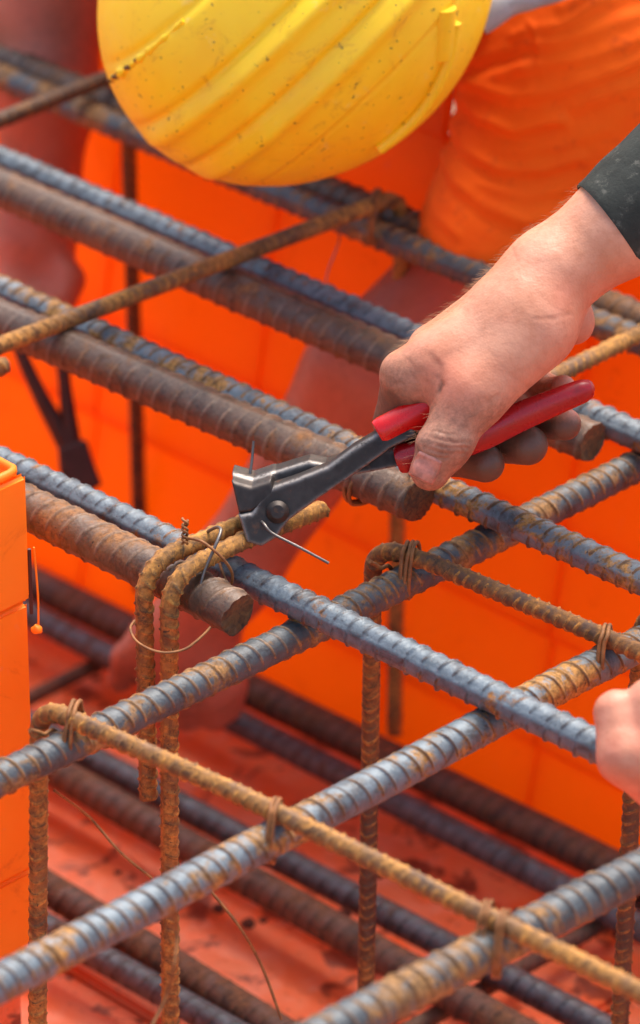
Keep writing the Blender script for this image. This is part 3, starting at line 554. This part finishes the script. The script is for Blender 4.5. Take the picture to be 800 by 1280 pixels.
p3 = link('person', mesh_np('person', fistW, Ql, None, True, {'dirt': .12 * np.ones(len(Vl)), 'red': .35 + .5 * np.abs(vnoise(Vl, .03, 3)), 'crease': np.zeros(len(Vl))}), M_skin); tag(p3, 'pink fist of a worker at the right edge holding the end of the blue bar', 'person')
# thumb nail
M_nail = simple('thumb_nail', lin(196, 122, 100), .28, 0, .45, 150)
ax_, ac_ = np.array([-.42, .91]), np.array([.91, .42]); gu = np.linspace(-1, 1, 25); nc = np.array([532, 585.])
GU, GV = np.meshgrid(gu, gu, indexing='ij'); 
lim = 1.0; pu = nc[0] + ax_[0] * GU * 17 + ac_[0] * GV * 19 * np.sqrt(np.clip(1 - .25 * np.clip(-GU, 0, 1) ** 2 - .25 * np.clip(GU, 0, 1) ** 3, .1, 1)); pv = nc[1] + ax_[1] * GU * 17 + ac_[1] * GV * 19 * np.sqrt(np.clip(1 - .25 * np.clip(-GU, 0, 1) ** 2 - .25 * np.clip(GU, 0, 1) ** 3, .1, 1))
ws = np.full(pu.shape, 112.)
for _ in range(80):
    d = hand_sdf(np.stack([pu, pv, ws], -1).astype(np.float32)); ws = ws - np.clip(d, -6, 6) * .8
nv = np.stack([pu, pv, ws], -1).reshape(-1, 3); nn = grad(hand_sdf, nv); rr_ = np.maximum(np.abs(GU), np.abs(GV)).ravel()
nv = nv + nn * (1.9 - 3.6 * ss(rr_, .86, 1.0) + .8 * ss(GU.ravel(), .5, .9))[:, None]; ii = np.arange(24)[:, None] * 25 + np.arange(24)[None]
nq = np.stack([ii, ii + 1, ii + 26, ii + 25], -1).reshape(-1, 4); tag(link('thumb_nail', mesh_np('thumb_nail', toW(nv, HD), nq), M_nail, p1))
# fine hairs along the wrist
hv, hq = [], []; cand = np.where((N[:, 2] > -.25) & (N[:, 2] < .45) & (N[:, 1] < -.2) & (u_ > 490) & (u_ < 730))[0]; rgh = np.random.default_rng(8)
for ix in rgh.choice(cand, 420):
    b0 = Vd[ix]; n0 = N[ix]; L_ = rgh.uniform(7, 15); dr = n0 * .55 + np.array([-.55, .35, 0]) + rgh.normal(size=3) * .25; dr /= np.linalg.norm(dr)
    pth = np.array([b0 + dr * L_ * t_ + np.array([-.10, .16, 0]) * L_ * t_ * t_ for t_ in (0, .35, .7, 1)]); v3, q3, _ = tube(toW(pth, HD), np.array([.00007, .00006, .00005, .00002]), 3, False); hq.append(q3 + sum(map(len, hv))); hv.append(v3)
hr = link('hair', mesh_np('hair', np.vstack(hv), np.vstack(hq)), simple('arm_hair', lin(190, 140, 96), .5), p1); hr['kind'] = 'stuff'
# sleeves
def cloth_mat(name, c1, c2, c3, rough=.85, sc=40):
    m = NT(name); a = m.noise(sc, 5, .65, .3); b = m.noise(sc * 12, 3, .6); c = m.mix(m.ramp(a, .3, .7), c1, c2); c = m.mix(m.math('MULTIPLY', m.ramp(m.noise(sc * 2.2, 5, .75), .54, .72), .6), c, c3)
    m.set(Base_Color=c, Roughness=rough); m.b.inputs['Specular IOR Level'].default_value = .15; m.bump(m.math('ADD', m.math('MULTIPLY', a, 1.), m.math('MULTIPLY', b, .35)), .4, .0025); return m.m
M_black = cloth_mat('dusty_black_sleeve', lin(60, 61, 56), lin(44, 45, 41), lin(112, 108, 98))
def sleeve(pts, rr, d0, seed, who):
    k = d0 / FPX; p = catmull([V3(*x, d0) for x in pts], 14); t = np.linspace(0, 1, len(p)); rad = np.interp(t, np.linspace(0, 1, len(rr)), rr) * k
    n = 64; th = np.linspace(0, 2 * math.pi, n, endpoint=False); rg = np.random.default_rng(seed)
    R = rad[:, None] * (1 + .012 * np.sin(3 * th + 9 * t[:, None]) + .015 * np.sin(t[:, None] * 60 + 2 * np.sin(th * 2)) * ss(t[:, None], .5, .8) + .008 * np.sin(th * 5 + t[:, None] * 20))
    R[0] *= .985; R[1] *= .995
    
    v, q, _ = tube(p, R, n, cap=False); return link('sleeve', mesh_np('sleeve', v, q), M_black, who)
sleeve([(763, 287, -11), (790, 267, -12), (825, 241, -14), (870, 207, -16), (940, 152, -16), (1040, 90, 10)], [71, 75, 80, 87, 97, 112], HD, 3, p1)
sleeve([(1012, 820, -10), (1042, 799, -12), (1080, 772, -16), (1130, 730, -30), (1200, 660, -60)], [67, 71, 78, 87, 100], LD, 5, p3)

# ------------------------------------------------------------------ squatting worker behind the cage: helmet, trousers, bare arms
def body_sdf(X):
    g = lambda a, b, ra, rb: rcone(X, a, b, ra, rb)
    sh_r, sh_l = V3(120, -230, 0, 3.72), V3(830, -150, 0, 3.70); hip = V3(900, -140, 0, 3.75)
    chest = (sh_r + sh_l) / 2 + np.array([.05, .06, .0])
    d = g(chest, hip, .15, .15); d = smin(d, g(sh_r, sh_l, .075, .075), .06)
    neck = V3(400, -60, 0, 3.42); d = smin(d, g(chest, neck, .07, .06), .05); d = smin(d, g(neck, V3(370, 10, 0, 3.33), .075, .07), .04)
    # arm at the left, hand holding the dark nippers
    el = V3(58, 10, 0, 3.78); wr = V3(50, 255, 0, 3.785); d = smin(d, g(sh_r, el, .055, .046), .03); d = smin(d, g(el, V3(56, 110, 0, 3.78), .041, .040), .02); d = smin(d, g(V3(56, 110, 0, 3.78), wr, .040, .029), .02)
    pm = V3(42, 310, 0, 3.78); d = smin(d, g(wr, pm, .029, .034), .02)
    for k, (a, b, c) in enumerate([((20, 330), (10, 372), (34, 384)), ((38, 338), (40, 385), (58, 380)), ((58, 335), (72, 375), (66, 392)), ((72, 322), (88, 350), (80, 376))]):
        f = smin(g(V3(*a, 0, 3.765), V3(*b, 0, 3.75), .013, .0115), g(V3(*b, 0, 3.75), V3(*c, 0, 3.74), .0115, .010), .006); d = smin(d, f, .008)
    # arm reaching down to the floor
    e2 = V3(628, 300, 0, 3.54); w2 = V3(292, 712, 0, 3.60); d = smin(d, g(sh_l, e2, .06, .048), .03); d = smin(d, g(e2, V3(455, 470, 0, 3.54), .044, .043), .02); d = smin(d, g(V3(455, 470, 0, 3.54), w2, .043, .031), .02)
    p2 = V3(222, 806, 0, 3.64); d = smin(d, g(w2, p2, .031, .034), .02); d = smin(d, g(V3(250, 820, 0, 3.64), p2, .03, .03), .02)
    for a, b, c in [((185, 800), (158, 822), (150, 852)), ((225, 838), (230, 876), (232, 902)), ((250, 842), (264, 872), (268, 900)), ((268, 830), (290, 856), (290, 884)), ((205, 838), (204, 872), (206, 896))]:
        f = smin(g(V3(*a, 0, 3.63), V3(*b, 0, 3.635), .0135, .0115), g(V3(*b, 0, 3.635), V3(*c, 0, 3.65), .0115, .0095), .006); d = smin(d, f, .010)
    # legs inside the trousers
    kn = V3(690, 230, 0, 3.52); d = smin(d, g(hip, kn, .08, .045), .04)
    return smin(d, g(kn, V3(700, 380, 0, 3.62), .05, .045), .03)
V, Q = nets(body_sdf, (-.40, .16, -.50), (.62, 1.25, .62), .0052)
M_skin2 = skin_mat('shaded_skin', (168, 98, 70), (150, 82, 58), (140, 72, 50))  # skin colour darkened to carry the shade of his own body
p2 = link('person', mesh_np('person', V, Q, None, True, {'dirt': .25 + .3 * vnoise(V, 20, 3), 'red': .8 + 0 * V[:, 0], 'crease': 0 * V[:, 0]}), M_skin2)
tag(p2, 'squatting worker in yellow helmet and orange trousers reaching bare arms into the cage', 'person')
# trousers
M_trou = cloth_mat('orange_work_trousers', (.95, .135, .006, 1), (.92, .115, .005, 1), lin(205, 75, 25), .8, 22)
TD = 3.47
def trou_sdf(X):
    g = lambda a, b, ra, rb: rcone(X, a, b, ra, rb)
    d = g((900, -160, -60), (770, 40, 0), 230, 178); d = smin(d, g((780, 30, 0), (730, 120, -10), 165, 140), 60); d = smin(d, g((730, 120, -10), (642, 305, -30), 140, 124), 40); d = smin(d, g((900, -160, -60), (1150, 100, -150), 220, 150), 60); return np.maximum(d, X[..., 1] - (306 + .41 * (X[..., 0] - 520)))
V, Q = nets(trou_sdf, (460, -420, -560), (1240, 420, 260), 4.5)
for _ in range(1): N = grad(trou_sdf, V, 3.)
u_, v_, w_ = V.T
axd = np.array([-.62, .78]); sa = (V[:, :2] - np.array([770, 40.])) @ axd; sc_ = (V[:, :2] - np.array([770, 40.])) @ np.array([.78, .62])
disp = 3.5 * vnoise(V, .010, 24) + .8 * vnoise(V, .05, 25); U2 = V[:, :2] + 4 * np.stack([vnoise(V, .02, 26), vnoise(V, .02, 27)], 1)
for pl, am, wd in [([(588, 104), (640, 120), (700, 114), (760, 94), (830, 60)], 8, 8), ([(578, 126), (596, 148), (640, 160), (700, 150)], 8, 7), ([(562, 150), (578, 188), (622, 208), (680, 210), (725, 196)], 9, 8), ([(550, 185), (566, 226), (606, 258), (660, 274), (710, 270)], 9, 8), ([(600, 72), (650, 58), (740, 38), (830, 5)], 5, 8),
                   ([(640, 45), (720, 20), (800, -15)], 5, 7), ([(650, 86), (740, 72), (830, 36)], 4, 7), ([(586, 92), (610, 80), (655, 66)], -8, 9), ([(528, 225), (541, 268), (570, 292)], 5, 7), ([(700, 5), (780, -30)], 5, 8), ([(720, 130), (790, 110), (850, 70)], 5, 10), ([(640, 185), (700, 182), (760, 160)], 3, 7), ([(662, 30), (668, 60), (672, 92)], 4, 4), ([(600, 232), (660, 244), (720, 236)], 3, 7)]:
    am_ = .55 * am * np.clip(.85 + .5 * vnoise(V, .02, int(abs(am) * 7 + wd)), .3, 1.3) * (w_ > -60); disp += am_ * np.exp(-(seg_dist(U2, pl) / wd) ** 2) - .75 * am_ * np.exp(-(seg_dist(U2 - np.array([-2, wd * 1.9]), pl) / (wd * 1.1)) ** 2)
link('trousers', mesh_np('trousers', toW(V + N * disp[:, None], TD), Q), M_trou, p2)
# light grey shirt hem and belt seen above the helmet's right side
M_shirt = cloth_mat('grey_shirt', lin(170, 170, 172), lin(140, 140, 146), lin(110, 105, 100), .85, 20)
def shirt_sdf(X):
    g = lambda a, b, ra, rb: rcone(X, a, b, ra, rb)
    return smin(g((655, -98, 250), (420, -290, -80), 122, 200), g((120, -300, -300), (620, -300, -120), 120, 130), 60)
V, Q = nets(shirt_sdf, (-40, -620, -480), (900, 90, 240), 10.0); N = grad(shirt_sdf, V, 3.)
link('shirt', mesh_np('shirt', toW(V + N * (7 * vnoise(V, .02, 31) + 5 * vnoise(V, .045, 32))[:, None], 3.55), Q), M_shirt, p2)

# the dark nippers hanging from the left arm's hand
n2 = empty('nippers'); tag(n2, 'blurred dark nippers hanging point down at the upper left, in front of the orange wall', 'pliers')
M_dk = simple('dark_tool', lin(66, 42, 38), .55, .3, .4, 60)
for pts, rr in [([(8, 372), (22, 430), (48, 490), (78, 545), (94, 575)], [8, 8.5, 10, 13, 14]), ([(70, 366), (76, 430), (82, 490), (88, 540), (92, 575)], [8, 8, 9, 12, 14])]:
    p = catmull([V3(*x, 0, 3.745) for x in pts], 8); v, q, t = tube(p, np.interp(np.linspace(0, 1, len(p)), np.linspace(0, 1, len(rr)), rr) * 3.745 / FPX, 14); link('lever', mesh_np('lever', v, q, t), M_dk, n2)
def n2h(X): return extr(X, [(72, 560), (108, 548), (118, 580), (128, 606), (112, 614), (84, 606), (74, 590)], -14, 14, 4)
SKU = SKV = 0.; V, Q = nets(n2h, (55, 530, -30), (145, 630, 30), 3.); link('jaw', mesh_np('jaw', toW(V, 3.745), Q), M_dk, n2)

bp = catmull([V3(u, v_, 0, 3.36) for u, v_ in [(596, 24), (628, 4), (664, -4), (700, -10), (770, -34)]], 10); v, q, t = tube(bp, np.interp(np.linspace(0, 1, len(bp)), [0, .25, .6, 1], [.013, .0125, .0075, .005]) * (1 + .08 * vnoise(bp, 60, 3)), 14); link('shirt_hem', mesh_np('shirt_hem', v, q, t), M_shirt, p2)
# helmet
HE = 3.30
def helmet_mat():
    m = NT('yellow_helmet_plastic'); a = m.noise(12, 5, .65, .4); b = m.noise(60, 5, .7, .3); c = m.noise(190, 3, .5); d = m.noise(34, 6, .8, 1.0)
    col = m.mix(m.ramp(a, .35, .7), lin(255, 208, 22), lin(252, 194, 14)); col = m.mix(m.math('MULTIPLY', m.ramp(d, .54, .70), .5), col, lin(196, 130, 30)); col = m.mix(m.math('MULTIPLY', m.ramp(b, .62, .72), .35), col, lin(236, 210, 130))
    sp = m.math('MULTIPLY', m.ramp(c, .67, .70), m.ramp(a, .36, .55)); col = m.mix(m.math('MULTIPLY', sp, .8), col, lin(92, 62, 36))
    m.set(Base_Color=col, Roughness=m.ramp(b, .3, .7, .40, .6)); m.b.inputs['Subsurface Weight'].default_value = .05; m.b.inputs['Subsurface Radius'].default_value = (.004, .002, .0005)
    m.bump(m.math('ADD', m.math('MULTIPLY', b, .4), m.math('MULTIPLY', c, .2)), .22, .001); return m.m
M_helm = helmet_mat()
fh = np.array([-.72, .69, 0.]); rh_ = np.array([.69, .72, 0.]); th_ = np.array([0, 0, 1.])
def rot(v, ax, a): return v * math.cos(a) + np.cross(ax, v) * math.sin(a) + ax * (ax @ v) * (1 - math.cos(a))
T1, T2 = math.radians(9), math.radians(-12)
fh, th_ = rot(fh, rh_, T2), rot(th_, rh_, T2); rh_, th_ = rot(rh_, fh, T1), rot(th_, fh, T1)
HC = np.array([371., -16., -40.]); HA, HB, HH = 231., 268., 235.
def hel(phi, tha, off=0.):
    sp, cp = np.sin(phi), np.cos(phi); e = .86
    x = HA * np.sign(np.cos(tha)) * np.abs(np.cos(tha)) * sp ** e; y = HB * np.sin(tha) * sp ** e; z = HH * np.sign(cp) * np.abs(cp) ** .95
    n = np.stack([x / HA ** 2, y / HB ** 2, z / HH ** 2], -1); n /= np.linalg.norm(n, axis=-1)[..., None] + 1e-9
    xr = x / HA; S = lambda x0, w_: 1 / (1 + np.exp(-(xr - x0) / w_))
    h = 9 * np.exp(-((xr + .0) / .05) ** 2) - 7 * np.exp(-((xr + .105) / .028) ** 2) + 9 * np.exp(-((xr - .35) / .05) ** 2) - 8 * np.exp(-((xr - .235) / .028) ** 2) - 3.5 * np.exp(-((xr - .58) / .014) ** 2) - 4 * np.exp(-((xr + .47) / .02) ** 2) + 4 * (S(-.44, .012) - S(.58, .012)) + 3 * (S(-.06, .04) - S(.26, .04)) + 3
    h = (h * .85 - 8) * ss(z / HH, .12, .6)
    return np.stack([x, y, z], -1) + n * (h + off)[..., None] if np.ndim(h) else np.stack([x, y, z], -1) + n * (h + off)
def helW(q): return toW((HC + q.reshape(-1, 3)[:, 0:1] * rh_ + q.reshape(-1, 3)[:, 1:2] * fh + q.reshape(-1, 3)[:, 2:3] * th_), HE)
na_, np_ = 360, 120; A_, PH = np.meshgrid(np.linspace(0, 2 * math.pi, na_, endpoint=False), np.linspace(.012, math.radians(104), np_), indexing='xy')
q_ = hel(PH, A_); i = np.arange(np_ - 1)[:, None] * na_; j = np.arange(na_)[None]; qd = np.stack([i + j, i + na_ + j, i + na_ + (j + 1) % na_, i + (j + 1) % na_], -1).reshape(-1, 4)
inn = hel(PH, A_, -7.); qi = qd[:, ::-1] + na_ * np_; vv = np.vstack([helW(q_), helW(inn)]); k = np.arange(na_); a0 = (np_ - 1) * na_; lipq = np.stack([a0 + k, a0 + na_ * np_ + k, a0 + na_ * np_ + (k + 1) % na_, a0 + (k + 1) % na_], 1)
top = np.arange(na_)[::-1]; me = mesh_np('helmet', np.vstack([vv, vv[:na_].mean(0)[None]]), np.vstack([qd, qi, lipq]), np.stack([np.full(na_, len(vv)), k, (k + 1) % na_], 1))
hm = link('helmet', me, M_helm, p2); hm['label'] = 'scuffed yellow safety helmet with raised ridges'
# rain gutter band, clip and broken vent rib
def hxy(r_, f_, off):
    ta = math.atan2(f_ / HB, r_ / HA); ro = min(.999, math.hypot(f_ / HB, r_ / HA)); return helW(hel(np.array([math.asin(ro ** (1 / .86))]), np.array([ta]), np.array([off])))[0]
def strip(name, pts, rad, off, n=12, mod=0., parent=None):
    p = catmull([hxy(a, b, off) for a, b in pts], 12); R = np.full((len(p), n), rad * HE / FPX)
    if mod: R *= (1 + mod * np.clip(vnoise(p, 160, 6) + .6 * vnoise(p, 420, 7), -.9, 1))[:, None]
    v, q, t = tube(p, R, n); return link(name, mesh_np(name, v, q, t), M_helm, hm)
strip('gutter', [(150, -140), (176, -106), (192, -70), (203, -30), (206, 10), (203, 50)], 8, 4.)
strip('clip', [(128, -150), (150, -128), (168, -108), (176, -98)], 16, -6.)
strip('vent_rib', [(-102, 90), (-101, 130), (-99, 170), (-96, 205), (-92, 232)], 5, 0., 10, .9)
M_notch = simple('dirt_filled_notch', lin(110, 74, 34), .8)
for a, b, r_ in [(-97, 196, 4), (-95, 210, 5), (-93, 222, 4.5), (-90, 233, 4), (-99, 178, 3)]:
    blob('notch', hxy(a, b, 2.), r_ * HE / FPX, M_notch, hm, (1.3, .8, .8))

# ------------------------------------------------------------------ debris on the floor: clods
rg = np.random.default_rng(12); M_clod = simple('dry_clod', lin(96, 52, 38), .95, 0, .5, 80, .002)
cv, cq = [], []; nn_ = 0
for _ in range(260):
    c = AB(rg.uniform(-.9, .7), rg.uniform(-.6, WB0 - .03), FLOOR); bm = bmesh.new(); bmesh.ops.create_icosphere(bm, subdivisions=1, radius=rg.uniform(.0015, .006) if rg.random() < .85 else rg.uniform(.006, .011))
    vv = np.array([q.co[:] for q in bm.verts]) * rg.uniform(.6, 1.3, (len(bm.verts), 3)) * np.array([1.2, 1.2, .7]) + c + DZ * .001; cq.append(np.array([[q.index for q in fc.verts] for fc in bm.faces]) + nn_); cv.append(vv); nn_ += len(vv); bm.free()
tag(link('clods', mesh_np('clods', np.vstack(cv), np.zeros((0, 4), int), np.vstack(cq), False), M_clod), kind='stuff')
